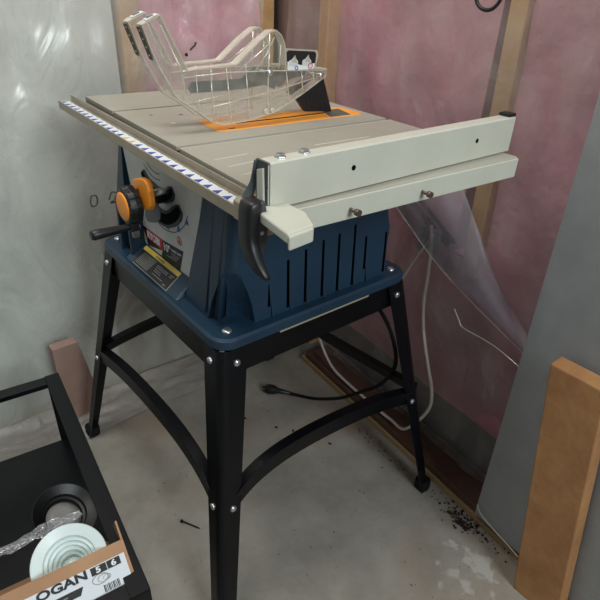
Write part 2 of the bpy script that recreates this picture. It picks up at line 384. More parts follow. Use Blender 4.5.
# faint ink marks on the plastic at left
def inkstroke(o_, pts, r=.002):
    mb = MB(); mb.tube(smooth_path([(x, YL-.092, z) for x, z in pts], 5), r, 6); return mb
a = inkstroke(0, [(.045, .605), (.05, .618), (.062, .615), (.06, .595), (.048, .592), (.045, .605)]); tag(a.build('ink_mark', 'inkmark'), 'small round faded ink scribble on the left plastic sheet', 'mark')
a = inkstroke(0, [(.092, .600), (.10, .618), (.113, .613), (.108, .600), (.095, .592), (.118, .592)]); tag(a.build('ink_mark', 'inkmark'), 'faded ink scribble like a 2 on the plastic nearest the handwheel', 'mark')
a = inkstroke(0, [(.344, .935), (.350, .940), (.357, .945), (.360, .952)], .0022); tag(a.build('ink_mark', 'blackpr'), 'short curved black dash on the pink wall left of the blade guard peak', 'mark')
mb = MB(); mb.lathe((.332, YL-.094, .925), (0, 1, 0), [(0.0001, 0), (.004, 0), (.004, .003), (.0001, .003)], 10); tag(mb.build('ink_mark', 'blackpr'), 'black dot on the pink wall just below the black dash', 'mark')

# ================================================================== TABLE SAW
xa0, xa1, ya0, ya1, za, dz, sx_, sy_ = -.0125, .4268, .1453, .6251, .5813, .0535, .089, .1092
saw = thing('table_saw', 'navy and aluminium table saw bolted on a black splayed steel stand', 'table saw', (.207, .385, 0))

def bolt(c, ax, r=.0065, h=.004, parent=saw, name='bolt', m='chrome', hexa=False):
    mb = MB(); mb.lathe(c, ax, [(r, -.002), (r, h*.35), (r*.8, h*.8), (r*.35, h), (.0002, h)] if not hexa else [(r*1.25, 0), (r*1.25, .0012), (r, .0013), (r, h), (r*.8, h*1.1), (.0002, h*1.1)], 12 if not hexa else 6, smooth=not hexa)
    return mb.build(name, m, parent)

# legs -------------------------------------------------------------
def leg(cx, cy, dx, dy):
    """folded angle, rounded outer corner; dx, dy = outward signs"""
    rings = []
    for t in (0, .12, .5, 1):
        z = (za-.002)*(1-t); X = cx+dx*sx_*t; Y = cy+dy*sy_*t; wd = .052-.020*t; r = .016
        out = [(X-dx*wd, Y), (X-dx*r, Y)]
        inn = [(X-dx*wd, Y-dy*.0022), (X-dx*r, Y-dy*.0022)]
        for k in range(1, 6):
            a = PI/2*k/6
            out.append((X-dx*r+dx*r*math.sin(a), Y-dy*r+dy*r*math.cos(a)))
            q = r-.0022; inn.append((X-dx*r+dx*q*math.sin(a), Y-dy*r+dy*q*math.cos(a)))
        out += [(X, Y-dy*r), (X, Y-dy*wd)]; inn += [(X-dx*.0022, Y-dy*r), (X-dx*.0022, Y-dy*wd)]
        rings.append([(p[0], p[1], z) for p in out+inn[::-1]])
    mb = MB(); mb.loft(rings)
    o = mb.build('leg', 'blackmetal', saw)
    X = cx+dx*sx_; Y = cy+dy*sy_
    f = MB(); c0 = (X-dx*.014, Y-dy*.014)
    f.loft([[(x+(c0[0]-X*0-c0[0])*0, y, z) for x, y, z in rrect(min(X+dx*.002, X-dx*.032), max(X+dx*.002, X-dx*.032), min(Y+dy*.002, Y-dy*.032), max(Y+dy*.002, Y-dy*.032), .012, z)] for z in (0.0005, .022, .03)], smooth=False)
    f.build('rubber_foot', 'rubber', o, bevel=.003)
    for z in (za-.026, .285):
        t = 1-z/za; X = cx+dx*sx_*t; Y = cy+dy*sy_*t; wm = (.052-.02*t)*.62
        bolt((X-dx*wm, Y, z), (0, dy, 0), parent=o); bolt((X, Y-dy*wm, z), (dx, 0, 0), parent=o)
    return o
L1 = leg(xa0, ya0, -1, -1); L2 = leg(xa0, ya1, -1, 1); L3 = leg(xa1, ya0, 1, -1); L4 = leg(xa1, ya1, 1, 1)
# top rails --------------------------------------------------------
i_ = .0026
def railbar(p, q, nin):
    mb = MB(); p = Vector(p); q = Vector(q); n = Vector(nin); z0, z1 = za-dz, za-.001
    mb.prism([p+Vector((0, 0, z0)), q+Vector((0, 0, z0)), q+Vector((0, 0, z1)), p+Vector((0, 0, z1))], n*.002)
    mb.prism([p+Vector((0, 0, z1-.002)), q+Vector((0, 0, z1-.002)), q+n*.022+Vector((0, 0, z1-.002)), p+n*.022+Vector((0, 0, z1-.002))], (0, 0, .002))
    return mb.build('top_rail', 'blackmetal', saw)
railbar((xa0+.012, ya0+i_, 0), (xa1-.012, ya0+i_, 0), (0, 1, 0)); railbar((xa0+.012, ya1-i_, 0), (xa1-.012, ya1-i_, 0), (0, -1, 0))
railbar((xa0+i_, ya0+.012, 0), (xa0+i_, ya1-.012, 0), (1, 0, 0)); railbar((xa1-i_, ya0+.012, 0), (xa1-i_, ya1-.012, 0), (-1, 0, 0))
mb = MB(); mb.box((.105, ya0-.0015, za-.004), (.318, ya0+.003, za-.0005)); mb.build('lit_gap_strip', 'tanstrip', saw)  # tan strip painted in for the lit gap under the brim
# arched braces ----------------------------------------------------
ARC = [(0, .268), (.05, .292), (.10, .314), (.17, .332), (.27, .343), (.4, .345), (.55, .340), (.7, .330), (.85, .312), (.95, .296), (1, .284)]
REAR = [(0, .305), (.25, .292), (.5, .278), (.75, .268), (1, .262)]
FAR = [(0, .284), (.1, .300), (.35, .318), (.6, .318), (.85, .300), (1, .285)]
def brace(p, q, nin, ARC=ARC):
    p = Vector(p); q = Vector(q); n = Vector(nin); rings = []
    pts = smooth_path([(t, z, 0) for t, z in ARC], 4)
    h = .017
    for v in pts:
        c = p.lerp(q, v.x); c.z = v.y
        lean = n*.0
        rings.append([c+Vector((0, 0, -h)), c+Vector((0, 0, h)), c+Vector((0, 0, h))+n*.020, c+Vector((0, 0, h-.002))+n*.020, c+Vector((0, 0, h-.002))+n*.002, c+Vector((0, 0, -h))+n*.002])
    mb = MB(); mb.loft(rings); return mb.build('brace', 'blackmetal', saw)
tb = .5
bx0 = xa0-sx_*tb+.003; bx1 = xa1+sx_*tb-.003; by0 = ya0-sy_*tb+.003; by1 = ya1+sy_*tb-.003
brace((bx0, by0+.006, 0), (bx0, by1-.006, 0), (1, 0, 0)); brace((bx0+.006, by0, 0), (bx1-.006, by0, 0), (0, 1, 0))
brace((bx0+.006, by1, 0), (bx1-.006, by1, 0), (0, -1, 0), FAR); brace((bx1, by0+.006, 0), (bx1, by1-.006, 0), (-1, 0, 0), REAR)

# housing ----------------------------------------------------------
def ring(z, x0, x1, y0, y1, notch, conc, n=7):
    pts = []
    N0 = notch
    for cx, cy, a0, sx, sy in ((x1, y1, 0, 1, 1), (x0, y1, PI/2, -1, 1), (x0, y0, PI, -1, -1), (x1, y0, 1.5*PI, 1, -1)):
        notch = N0 if (sx < 0 and sy < 0) or conc == 0 else N0*.45
        for k in range(n+1):
            a = a0+PI/2*k/n
            # convex corner point and concave corner point
            vx, vy = cx-sx*notch+notch*math.cos(a), cy-sy*notch+notch*math.sin(a)
            b = a0+PI/2*(n-k)/n + PI
            qx, qy = cx+notch*math.cos(b), cy+notch*math.sin(b)
            pts.append((vx+(qx-vx)*conc, vy+(qy-vy)*conc, z))
    return pts
mb = MB()
rings = []
# brim
rings += [ring(za+.0005, xa0+.002, xa1-.002, ya0+.002, ya1-.002, .030, 0), ring(za+.001, xa0-.003, xa1+.003, ya0-.003, ya1+.003, .032, 0),
          ring(za+.016, xa0-.003, xa1+.003, ya0-.003, ya1+.003, .032, 0), ring(za+.020, xa0+.001, xa1-.001, ya0+.001, ya1-.001, .030, 0)]
def body(z):
    t = (z-.60)/(.85-.60)
    return (.010+.030*t, .406-.046*t, .163+.010*t, .613-.020*t)
for z, nt_, cc in ((.602, .056, 1), (.612, .054, 1), (.635, .048, .95), (.66, .038, .85), (.685, .026, .7), (.70, .018, .35), (.715, .016, 0), (.76, .018, 0), (.80, .02, 0), (.852, .02, 0)):
    a_, b_, c_, d_ = body(z); rings.append(ring(z, a_, b_, c_, d_, nt_, cc))
mb.loft(rings, smooth=False, m='navy')
hous = mb.build('housing', None, saw)
# vent slots and front openings cut through the skin
SL = [(.096, .622, .664), (.136, .607, .697), (.174, .605, .706), (.213, .604, .713), (.250, .603, .716), (.288, .603, .724), (.318, .628, .694), (.372, .606, .69)]
cuts = []
for x, z0, z1 in SL:
    h1 = .0026 if x > .1 else .0006
    c = MB(); c.loft([[(x-.0032, .15, z0), (x+.0032, .15, z0), (x+.0032, .19, z0), (x-.0032, .19, z0)], [(x-h1, .15, z1), (x+h1, .15, z1), (x+h1, .19, z1), (x-h1, .19, z1)]], m='void'); cuts.append(c)
c = MB(); c.prism([(-.03, y, z) for y, z in ((.245, .87), (.255, .80), (.285, .665), (.295, .62), (.295, .603), (.520, .603), (.552, .70), (.578, .87))], (.0665, 0, 0), m='navy'); cuts.append(c)
c = MB(); c.box((-.03, .515, .6065), (.060, .550, .6965), m='void'); cuts.append(c)
hous.location = (0, 0, 0); hous.parent = None
for c in cuts:
    co = c.build('cutter', None); bpy.context.view_layer.update()
    bo = hous.modifiers.new('b', 'BOOLEAN'); bo.operation = 'DIFFERENCE'; bo.object = co; bo.solver = 'EXACT'; bo.material_mode = 'TRANSFER'
    bpy.context.view_layer.update()
    me = bpy.data.meshes.new_from_object(hous.evaluated_get(bpy.context.evaluated_depsgraph_get()))
    hous.modifiers.clear(); hous.data = me; bpy.data.objects.remove(co)
hous.parent = saw; hous.location = -Vector(saw.location)
bv = hous.modifiers.new('bevel', 'BEVEL'); bv.width = .0022; bv.segments = 2; bv.limit_method = 'ANGLE'; bv.angle_limit = math.radians(30)
for c in ((.016, .170), (.40, .168), (.016, .603), (.40, .603)): bolt((c[0], c[1], za+.020), (0, 0, 1), r=.0085, h=.004, parent=hous)
# little ribs under the slots
for x, z0, z1 in SL[:7]:
    mb = MB(); mb.loft([[(x+.0036, .158, .601), (x+.0052, .158, .601), (x+.0052, .168, .601), (x+.0036, .168, .601)], [(x+.0036, .163, z0+.006), (x+.0052, .163, z0+.006), (x+.0052, .168, z0+.006), (x+.0036, .168, z0+.006)]])
    mb.build('vent_rib', 'navy', hous)
# label ledge on the front
mb = MB(); mb.prism([(-.008, .300, .601), (.034, .310, .624), (.05, .310, .624), (.05, .300, .601)], (0, .21, 0)); mb.build('front_ledge', 'navy', hous, bevel=.003)
# raised rim beside the panel and soft vertical flutes on the front right part
for y in (.195, .225):
    mb = MB(); mb.loft([[(.014, y-.008, .612), (.009, y, .612), (.014, y+.008, .612), (.03, y, .612)], [(.042, y-.006, .838), (.038, y, .838), (.042, y+.006, .838), (.05, y, .838)]], smooth=True)
    mb.build('front_flute', 'navy', hous)

# control panel ----------------------------------------------------
XP = .0335
def PX(y, z, off=0): return Vector((XP - off, y, z))
pan = MB(); pan.prism([PX(y, z) for y, z in ((.566, .838), (.250, .838), (.262, .79), (.297, .665), (.308, .6255), (.500, .6255), (.535, .70), (.557, .80))], (.010, 0, 0))
pan = pan.build('control_panel', 'panel', saw, bevel=.0015)
def band(pts, w, t, m, name, off, parent=pan, ends=True):
    P = smooth_path([(y, z, 0) for y, z in pts], 6); rings = []
    n = len(P)
    for i, p in enumerate(P):
        d = (P[min(i+1, n-1)]-P[max(i-1, 0)]).normalized(); nn = Vector((-d.y, d.x, 0))
        ww = w(i/(n-1)) if callable(w) else w
        a = p+nn*ww/2; b = p-nn*ww/2
        rings.append([PX(a.x, a.y, off), PX(b.x, b.y, off), PX(b.x, b.y, off+t), PX(a.x, a.y, off+t)])
    mb = MB(); mb.loft(rings); return mb.build(name, m, parent)
up_ = [(.473, .780), (.455, .766), (.435, .759), (.413, .756), (.392, .759), (.370, .768), (.356, .779)]
lo_ = [(.452, .726), (.438, .719), (.418, .714), (.398, .714), (.378, .720), (.355, .734), (.334, .753)]
wf = lambda w: (lambda t: w*(.55+.45*min(1, t*3, (1-t)*8)))
band(up_, wf(.027), .003, 'paneledge', 'slot_surround', 0.0); band(up_, wf(.014), .0012, 'void', 'slot_opening', .003)
band(lo_, wf(.031), .003, 'paneledge', 'slot_surround', 0.0); band(lo_, wf(.019), .0012, 'void', 'slot_opening', .003)
band([(.438, .6985), (.415, .691), (.391, .692), (.365, .699), (.345, .710), (.325, .727), (.312, .748)], .0016, .0004, 'blackpr', 'bevel_arc', .0)
band([(.425, .700), (.400, .699), (.375, .705), (.352, .717), (.332, .735)], .0012, .0004, 'blackpr', 'bevel_arc', .0)
band([(.468, .796), (.448, .786), (.428, .781), (.405, .783)], .0014, .0004, 'blackpr', 'bevel_arc', .0)
band([(.462, .806), (.442, .796), (.425, .792), (.405, .794)], .0014, .0004, 'blackpr', 'bevel_arc', .0)
for y, z in ((.391, .6985), (.349, .7095), (.316, .733)):
    mb = MB(); mb.plate([PX(y-.006, z-.002, .0006), PX(y+.006, z-.003, .0006), PX(y-.001, z+.011, .0006)], (1, 0, 0), .0006); mb.build('bevel_marker', 'bluepr', pan)
def pq(pts, m, name, off=.0006, parent=pan):
    mb = MB(); mb.plate([PX(y, z, off) for y, z in pts], (1, 0, 0), .0006); return mb.build(name, m, parent)
pq([(.505, .664), (.420, .664), (.422, .640), (.4875, .6265), (.492, .640)], 'blackpr', 'panel_band', .0003)
pq([(.487, .6627), (.420, .6645), (.4215, .641), (.488, .644)], 'red', 'brand_plate')
pq([(.420, .664), (.3365, .672), (.352, .634), (.3545, .6265), (.43, .6265), (.4225, .640)], 'blackpr', 'panel_band', .0003)
text_obj('brand_lettering', 'RYOBI', .021, PX(.484, .6465, .0014), (0, -1, 0), (0, 0, 1), 'white', pan, sx=.92, bold=.0006)
text_obj('size_lettering', '10"', .021, PX(.416, .646, .0012), (0, -1, .05), (0, 0, 1), 'white', pan, bold=.0005)
text_obj('model_lettering', 'TABLE SAW', .0075, PX(.384, .655, .0012), (0, -1, .08), (0, 0, 1), 'white', pan)
for ya_, yb_, z_ in ((.384, .352, .648), (.384, .358, .643), (.404, .366, .637)): pq([(ya_, z_), (yb_, z_+.003), (yb_, z_+.0052), (ya_, z_+.0022)], 'labelgrey', 'print_line', .0012)
mb = MB(); mb.lathe(PX(.349, .694-.006, .0004), (1, 0, 0), [(.0085, 0), (.0085, .0006), (.0062, .0006), (.0062, 0), (.0085, 0)], 20, cap=False, smooth=False); mb.build('warning_symbol', 'red', pan)
mb = MB(); mb.plate([PX(.353, .684, .0006), PX(.345, .684, .0006), PX(.349, .693, .0006)], (1, 0, 0), .0005); mb.build('warning_symbol', 'red', pan)
# warning label on the ledge
eu = Vector((.042, 0, .023)).normalized()
def LX(y, t, off=0): 
    b = Vector((-.008+.042*t, y, .601+.023*t)); return b+Vector((-.023, 0, .042)).normalized()*off
LY0, LY1 = .347, .493
def lq(pts, m, name, off=.0008):
    mb = MB(); mb.plate([LX(y, t, off) for y, t in pts], (-.023, 0, .042), .0005); return mb.build(name, m, hous)
lb = lq([(LY1-.012, .06), (LY0-.008, .06), (LY0, .97), (LY1, .97)], 'labelgrey', 'warning_label', .0004)
def lq2(pts, m, name, off):
    mb = MB(); mb.plate([LX(y, t, off) for y, t in pts], (-.023, 0, .042), .0003); return mb.build(name, m, lb)
lq2([(LY1-.012, .09), (LY0-.005, .09), (LY0+.001, .76), (LY1-.003, .76)], 'blackpr', 'label_field', .0011)
lq2([(LY1-.001, .78), (LY0+.000, .78), (LY0+.001, .96), (LY1-.001, .96)], 'yellow', 'label_header', .0011)
text_obj('label_lettering', 'WARNING', .0075, LX(.442, .80, .0016), (0, -1, 0), eu, 'blackpr', lb, depth=.0002)
for k in range(9):
    t = .17+.062*k; e1 = .40+.035*math.sin(k*2.1); e1 = .425
    lq2([(LY1-.016, t), (e1, t), (e1, t+.022), (LY1-.016, t+.022)], 'labelgrey', 'label_line', .0015)
for a, b, t in ((.415, .372, .60), (.415, .372, .52), (.413, .388, .42), (.410, .385, .34), (.408, .368, .22), (.365, .352, .62), (.365, .356, .54), (.362, .352, .16)):
    lq2([(a, t), (b, t), (b, t+.035), (a, t+.035)], 'labelgrey', 'label_line', .0015)

# handwheel --------------------------------------------------------
wc = Vector((-.045, .388, .756))
mb = MB(); mb.tube([(.045, .388, .756), (-.012, .388, .756)], .0075, 12); shaft = mb.build('wheel_shaft', 'blackplastic', saw)
mb = MB(); seg = 60; rings = []
for r, h in ((.012, .026), (.026, .025), (.031, .021), (.0315, .012), (.030, .002), (.0245, 0)):
    rings.append([wc+Vector((h, (r*(1+(.07 if (k//4) % 2 and r > .029 else 0)))*math.cos(2*PI*k/seg), (r*(1+(.07 if (k//4) % 2 and r > .029 else 0)))*math.sin(2*PI*k/seg))) for k in range(seg)])
mb.loft(rings); wheel = mb.build('handwheel', 'blackplastic', saw, bevel=.001)
mb = MB(); mb.lathe(wc, (-1, 0, 0), [(.0245, -.001), (.0245, .001), (.022, .0025), (.006, .002), (.0002, .002)], 32); mb.build('wheel_cap', 'orange', wheel)
hp = Vector((-.038, .374, .724))
mb = MB(); mb.loft([[Vector((-.045, .388, .745)), Vector((-.045, .368, .742)), Vector((-.045, .366, .716)), Vector((-.045, .382, .716))], [Vector((-.028, .388, .745)), Vector((-.028, .368, .742)), Vector((-.028, .366, .716)), Vector((-.028, .382, .716))]]); mb.build('crank_arm', 'blackplastic', wheel, bevel=.003)
mb = MB(); mb.tube([hp+Vector((-.0, 0, 0)), hp+Vector((-.01, 0, 0)), hp+Vector((-.03, 0, 0)), hp+Vector((-.058, 0, 0)), hp+Vector((-.068, 0, 0)), hp+Vector((-.072, 0, 0))], [.0055, .0055, .0070, .0088, .0088, .0065], 16); mb.build('crank_handle', 'blackplastic', wheel)
# silver worm housing seen below the wheel
mb = MB(); mb.tube([(-.003, .455, .715), (-.001, .458, .665)], [.008, .007], 10); mb.tube([(-.003, .455, .700), (-.003, .455, .706)], .010, 10); mb.tube([(-.002, .457, .682), (-.002, .457, .688)], .010, 10); mb.build('adjusting_nut', 'chrome', saw)
mb = MB(); mb.box((.003, .500, .60), (.033, .508, .700)); mb.box((.003, .548, .60), (.033, .556, .715)); mb.build('wheel_bracket', 'navy', saw, bevel=.002)
# orange bevel lock lever
lv = MB()
prof = [(.402, .766), (.410, .770), (.414, .780), (.411, .789), (.400, .796), (.378, .803), (.362, .804), (.352, .799), (.347, .788), (.345, .770), (.345, .763), (.351, .756), (.362, .752), (.374, .751), (.381, .755), (.383, .764), (.384, .775), (.388, .781), (.395, .777), (.398, .768)]
lv.prism([(-.015+(.806-z)*-.04, y, z) for y, z in prof], (.011, 0, 0)); lever = lv.build('bevel_lock_lever', 'orange', saw, bevel=.004, seg=3)
mb = MB(); mb.tube([(.04, .372, .775), (.002, .372, .775)], .006, 10); mb.build('lever_pin', 'chrome', lever)
mb = MB(); mb.prism([(.006, y, z) for y, z in ((.410, .752), (.365, .760), (.358, .745), (.361, .732), (.378, .719), (.398, .712), (.415, .709), (.422, .717), (.418, .735))], (.002, 0, 0)); mb.build('bevel_pointer', 'greysteel', lever, bevel=.0008)

# table ------------------------------------------------------------
TD, TW, TZ = .44, .7284, .87
tb_ = MB(TM)
# cross-section in y/z with two thin mitre slots, extruded along x
def tsec(x, zt=TZ, zb=.843):
    p = [(0.0, zb), (0.0, zt-.002), (.002, zt)]
    for y in (.284, .560): p += [(y, zt), (y, zt-.006), (y+.011, zt-.006), (y+.011, zt)]
    p += [(TW-.002, zt), (TW, zt-.002), (TW, zb), (TW-.004, zb), (TW-.004, zt-.010), (.004, zt-.010), (.004, zb)]
    return [(x, a, b) for a, b in p]
tb_.loft([tsec(0), tsec(TD)], m='alu')
tb_.box((0, 0.004, .846), (.004, TW-.004, TZ-.006)); tb_.box((TD-.004, 0.004, .843), (TD, TW-.004, TZ-.006))
table = tb_.build('table_top', 'alu', saw)
table['label'] = 'aluminium table top'
for p, q in (((.018, .207), (.075, .212)), ((.018, .169), (.092, .178)), ((.016, .130), (.075, .135)), ((.195, .204), (.311, .203))):
    mb = MB(TM); d = Vector((q[0]-p[0], q[1]-p[1], 0)).normalized(); n = Vector((-d.y, d.x, 0))*.0011
    P0 = Vector((*p, TZ-.0004)); Q0 = Vector((*q, TZ-.0004)); mb.prism([P0-n, Q0-n, Q0+n, P0+n], (0, 0, .0009)); mb.build('table_rib', 'scuff_highlight', table)
mb = MB(TM); mb.lathe((.10, .49, TZ-.0004), (0, 0, 1), [(.0045, 0), (.0045, .0007), (.0002, .0007)], 14)
mb.build('table_screw', 'groove', table)
mb = MB(TM); mb.lathe((.05, .51, TZ-.0004), (0, 0, 1), [(.0035, 0), (.0035, .0007), (.0002, .0007)], 14); mb.build('table_screw', 'groove', table)
mb = MB(TM); mb.lathe((.060, .435, TZ-.0004), (0, 0, 1), [(.005, 0), (.005, .0007), (.0002, .0007)], 14); mb.build('table_screw', 'scuff_highlight', table)
# painted highlights: pale strips where the slot edges catch light
for y, x1 in ((.2835, TD), (.5595, .25)):
    mb = MB(TM); mb.box((0, y-.0012, TZ-.0005), (x1, y, TZ+.0003)); mb.build('slot_highlight', 'scuff_highlight', table)
# orange throat insert
mb = MB(TM); mb.prism([(.100, .352, TZ-.001), (.112, .344, TZ-.001), (.415, .344, TZ-.001), (.425, .352, TZ-.001), (.425, .412, TZ-.001), (.415, .420, TZ-.001), (.112, .432, TZ-.001), (.104, .428, TZ-.001)], (0, 0, .0018))
ins = mb.build('throat_plate', 'orangeins', saw, bevel=.0006); ins['label'] = 'orange throat plate'
mb = MB(TM); mb.box((.155, .381, TZ+.0005), (.40, .386, TZ+.0012)); mb.build('blade_slot', 'void', ins)
mb = MB(TM); mb.box((.125, .352, TZ+.0005), (.137, .357, TZ+.0011)); mb.build('slot_mark', 'blackpr', ins)
mb = MB(TM); mb.prism([(.345, .350, TZ+.0006), (.395, .350, TZ+.0006), (.405, .400, TZ+.0006), (.365, .400, TZ+.0006)], (0, 0, .0012)); mb.build('insert_cover', 'greysteel', ins)

# front rail with ruler ---------------------------------------------
RM = TM @ Matrix.Translation((0, 0, 0)) @ Matrix.Rotation(math.radians(1.0), 4, 'Z')
mb = MB(RM)
mb.loft([[(x, y, z) for x, z in ((.000, .866), (-.003, .866), (-.003, .8545), (-.0275, .8545), (-.0275, .857), (-.0300, .857), (-.0300, .8415), (.000, .8415))] for y in (.002, .775)])
rail = mb.build('front_rail', 'railm', saw, bevel=.0005)
mb = MB(RM); mb.box((-.0265, .035, .8546), (-.0095, .772, .8553)); ruler = mb.build('ruler_scale', 'white', rail)
mb = MB(RM)
k = 0
y = .05
while y < .765:
    mat_i = 'yelpr' if .395 < y < .44 else 'bluepr'
    mb.prism([(-.0250, y-.007, .8553), (-.0250, y+.007, .8553), (-.0130, y+.001, .8553)], (0, 0, .0004), m=mat_i)
    mb.box((-.0115, y-.0125, .8553), (-.0100, y-.0110, .8556), m='inkmark')
    y += .0254
mb.build('ruler_marks', None, ruler)
for y in (.29, .56):
    pass

# rip fence ----------------------------------------------------------
fz0, fz1 = TZ+.0012, .9245
mb = MB(FM)
mb.loft([[(x, y, z) for y, z in ((0, fz0), (0, fz1-.002), (.002, fz1), (.020, fz1), (.022, fz1-.002), (.022, fz0), (.0195, fz0), (.0195, fz1-.0025), (.0025, fz1-.0025), (.0025, fz0))] for x in (-.022, .454)])
fence = mb.build('rip_fence', 'fence', saw); fence['label'] = 'pale aluminium rip fence'
# rear cap
mb = MB(FM); mb.box((.437, .001, fz1+.0002), (.455, .021, fz1+.005)); mb.box((.4542, .002, fz0+.004), (.4570, .020, fz1)); mb.build('end_cap', 'blackplastic', fence, bevel=.001)
# round holes and hex bolts
for x in (.105, .360):
    mb = MB(FM); mb.lathe((x, .0006, .899), (0, -1, 0), [(.0034, 0), (.0034, .0012), (.0002, .0012)], 14); mb.build('fence_hole', 'void', fence)
for x in (.0, .035):
    c = FM @ Vector((x, .012, fz1)); bolt(c, (0, 0, 1), r=.0058, h=.004, parent=fence, hexa=True)
# fork / head at the front
mb = MB(FM)
mb.prism([(-.0245, .0025, fz0+.002), (-.0245, .0195, fz0+.002), (-.0245, .0195, fz1-.004), (-.0245, .0025, fz1-.004)], (.006, 0, 0))
plate_ = mb.build('fence_end_plate', 'fence', fence, bevel=.0008)
mb = MB(FM)
mb.prism([(-.026, .0005, .873), (-.026, .022, .873), (-.026, .022, fz1), (-.026, .0005, fz1)], (.0012, 0, 0)); mb.build('dark_gasket', 'paneledge', fence)
mb = MB(FM)
mb.prism([(-.0285, .004, .872), (-.0285, .017, .868), (-.0285, .017, .914), (-.0285, .006, .918)], (.003, 0, 0)); mb.build('fork_face', 'fence', fence, bevel=.0006)
mb = MB(FM); mb.prism([(-.029, .022, fz1-.001), (-.029, .028, .900), (-.040, .036, .872), (-.040, .046, .862), (-.026, .048, .868), (-.022, .040, .890), (-.022, .024, fz1)], (.008, -.006, 0)); mb.build('fork_arm', 'greysteel', fence, bevel=.001)
# T shaped foot block reaching over the near side of the table
mb = MB(TM)
mb.loft([[(-.042, .010, z), (-.050, -.070, z), (-.012, -.064, z), (.002, -.030, z), (.0, .008, z)] for z in (.864, .876)])
mb.loft([[(-.049, -.068, z), (-.050, -.073, z), (-.014, -.067, z), (-.013, -.062, z)] for z in (.8575, .874)])
mb.build('fork_block', 'fence', fence, bevel=.003, seg=3)
# clamp hook over the rail
mb = MB(TM); mb.prism([(x, .020, z) for x, z in ((-.046, .852), (-.046, .874), (-.040, .878), (-.022, .878), (-.022, .872), (-.038, .870), (-.038, .852))], (0, .026, 0)); mb.build('rail_clamp', 'railm', fence, bevel=.001)
# black clamp lever
mb = MB(TM)
def ell(cx, cy, z, rx, ry, n=16): return [(cx+rx*math.copysign(abs(math.cos(2*PI*k/n))**.6, math.cos(2*PI*k/n)), cy+ry*math.copysign(abs(math.sin(2*PI*k/n))**.6, math.sin(2*PI*k/n)), z) for k in range(n)]
mb.loft([ell(-.046, .004, .889, .006, .010), ell(-.047, .004, .887, .010, .0135), ell(-.049, .004, .877, .0105, .014), ell(-.050, .004, .856, .010, .0135), ell(-.051, .003, .842, .009, .013), ell(-.052, -.003, .830, .008, .015), ell(-.052, -.012, .819, .007, .016), ell(-.050, -.021, .810, .006, .014), ell(-.048, -.027, .804, .004, .008)], smooth=True)
lvr = mb.build('clamp_lever', 'blackplastic', fence); ss = lvr.modifiers.new('s', 'SUBSURF'); ss.levels = 1; ss.render_levels = 1
mb = MB(TM); mb.prism([(-.048, -.008, .886), (-.036, -.008, .888), (-.032, -.008, .860), (-.034, -.008, .835), (-.044, -.010, .820), (-.052, -.008, .835)], (0, .010, 0)); mb.build('lever_side_plate', 'paneledge', lvr, bevel=.0015)
for z in (.867, .852): bolt(TM @ Vector((-.041, -.0085, z)), (0, -1, 0), r=.0025, h=.0015, parent=lvr)
# two socket screws sticking out of the table's near side
for x in (.093, .223):
    mb = MB(TM); mb.tube([(x, .004, .852), (x+.000, -.016, .852)], .0025, 8); mb.tube([(x, -.014, .852), (x, -.020, .852)], .0045, 10); mb.build('side_screw', 'screwm', saw)
# thin side rail under the fence: lower lip of the table
mb = MB(TM); mb.box((0.0, -.003, .8385), (TD, .0, .868)); mb.build('side_rail', 'fence', table, bevel=.0012)

# blade guard ----------------------------------------------------------
gp_ = thing  # (guard belongs to the saw)
GP = [(-.008, 1.034), (.014, 1.043), (.053, .967), (.073, .969), (.105, .970), (.139, .972), (.160, .988), (.181, 1.004), (.206, 1.020), (.216, 1.021), (.226, 1.014), (.233, 1.002), (.236, .985), (.237, .968), (.240, .960),
      (.302, .959), (.327, .957), (.326, .945), (.300, .931), (.277, .919), (.245, .904), (.212, .890), (.160, .882), (.113, .880), (.092, .886), (.066, .906), (.033, .928), (.011, .966), (-.002, .994), (-.014, 1.031)]
MIDY = .39
def gside(y, out):
    mb = MB(TM); mb.prism([(x, y, z) for x, z in GP], (0, .0018, 0)); o = mb.build('guard_side', 'clear', None)
    o.parent = guard; o.location = -wloc(guard)
    # rim flange
    n = len(GP); rings = []
    for i, (x, z) in enumerate(GP):
        a = Vector(GP[i-1]); b = Vector(GP[(i+1) % n]); d = (b-a).normalized(); nn = Vector((-d.y, d.x))
        nn = nn if True else -nn; w_ = .0011
        rings.append([(x+nn.x*w_, y-.001, z+nn.y*w_), (x-nn.x*w_, y-.001, z-nn.y*w_), (x-nn.x*w_, y+out, z-nn.y*w_), (x+nn.x*w_, y+out, z+nn.y*w_)])
    mb = MB(TM); rings.append(rings[0]); mb.loft(rings, cap=False); mb.build('guard_rim', 'clearedge', o)
    # moulded ribs
    mb = MB(TM)
    def rib(pts, r=.0011): mb.tube([(x, y-.0005, z) for x, z in pts], r, 5)
    rib([(.066, .959), (.068, .906)]); rib([(.092, .967), (.094, .888)]); rib([(.120, .968), (.128, .882)]); rib([(.156, .972), (.164, .884)]); rib([(.203, 1.016), (.201, .960), (.200, .888)], .0016)
    rib([(.238, .960), (.246, .905)]); rib([(.270, .958), (.276, .921)]); rib([(.296, .957), (.300, .934)])
    rib([(.045, .957), (.12, .961), (.203, .960), (.326, .955)], .0013)
    rib([(.066, .906), (.14, .917), (.22, .928), (.30, .943)], .0010); rib([(.145, .964), (.185, .990), (.205, 1.004)], .001); rib([(.175, .962), (.196, .985), (.213, 1.012)], .001)
    rib([(.222, .962), (.226, 1.000)], .0009); rib([(.014, 1.030), (.044, .962), (.046, .935)], .0011)
    mb.build('guard_rib', 'clearedge', o)
    return o
guard = bpy.data.objects.new('blade_guard', None); COL.objects.link(guard); guard.parent = saw
guard.location = TM @ Vector((.2, MIDY, TZ)) - Vector(saw.location); guard['label'] = 'clear plastic blade guard'
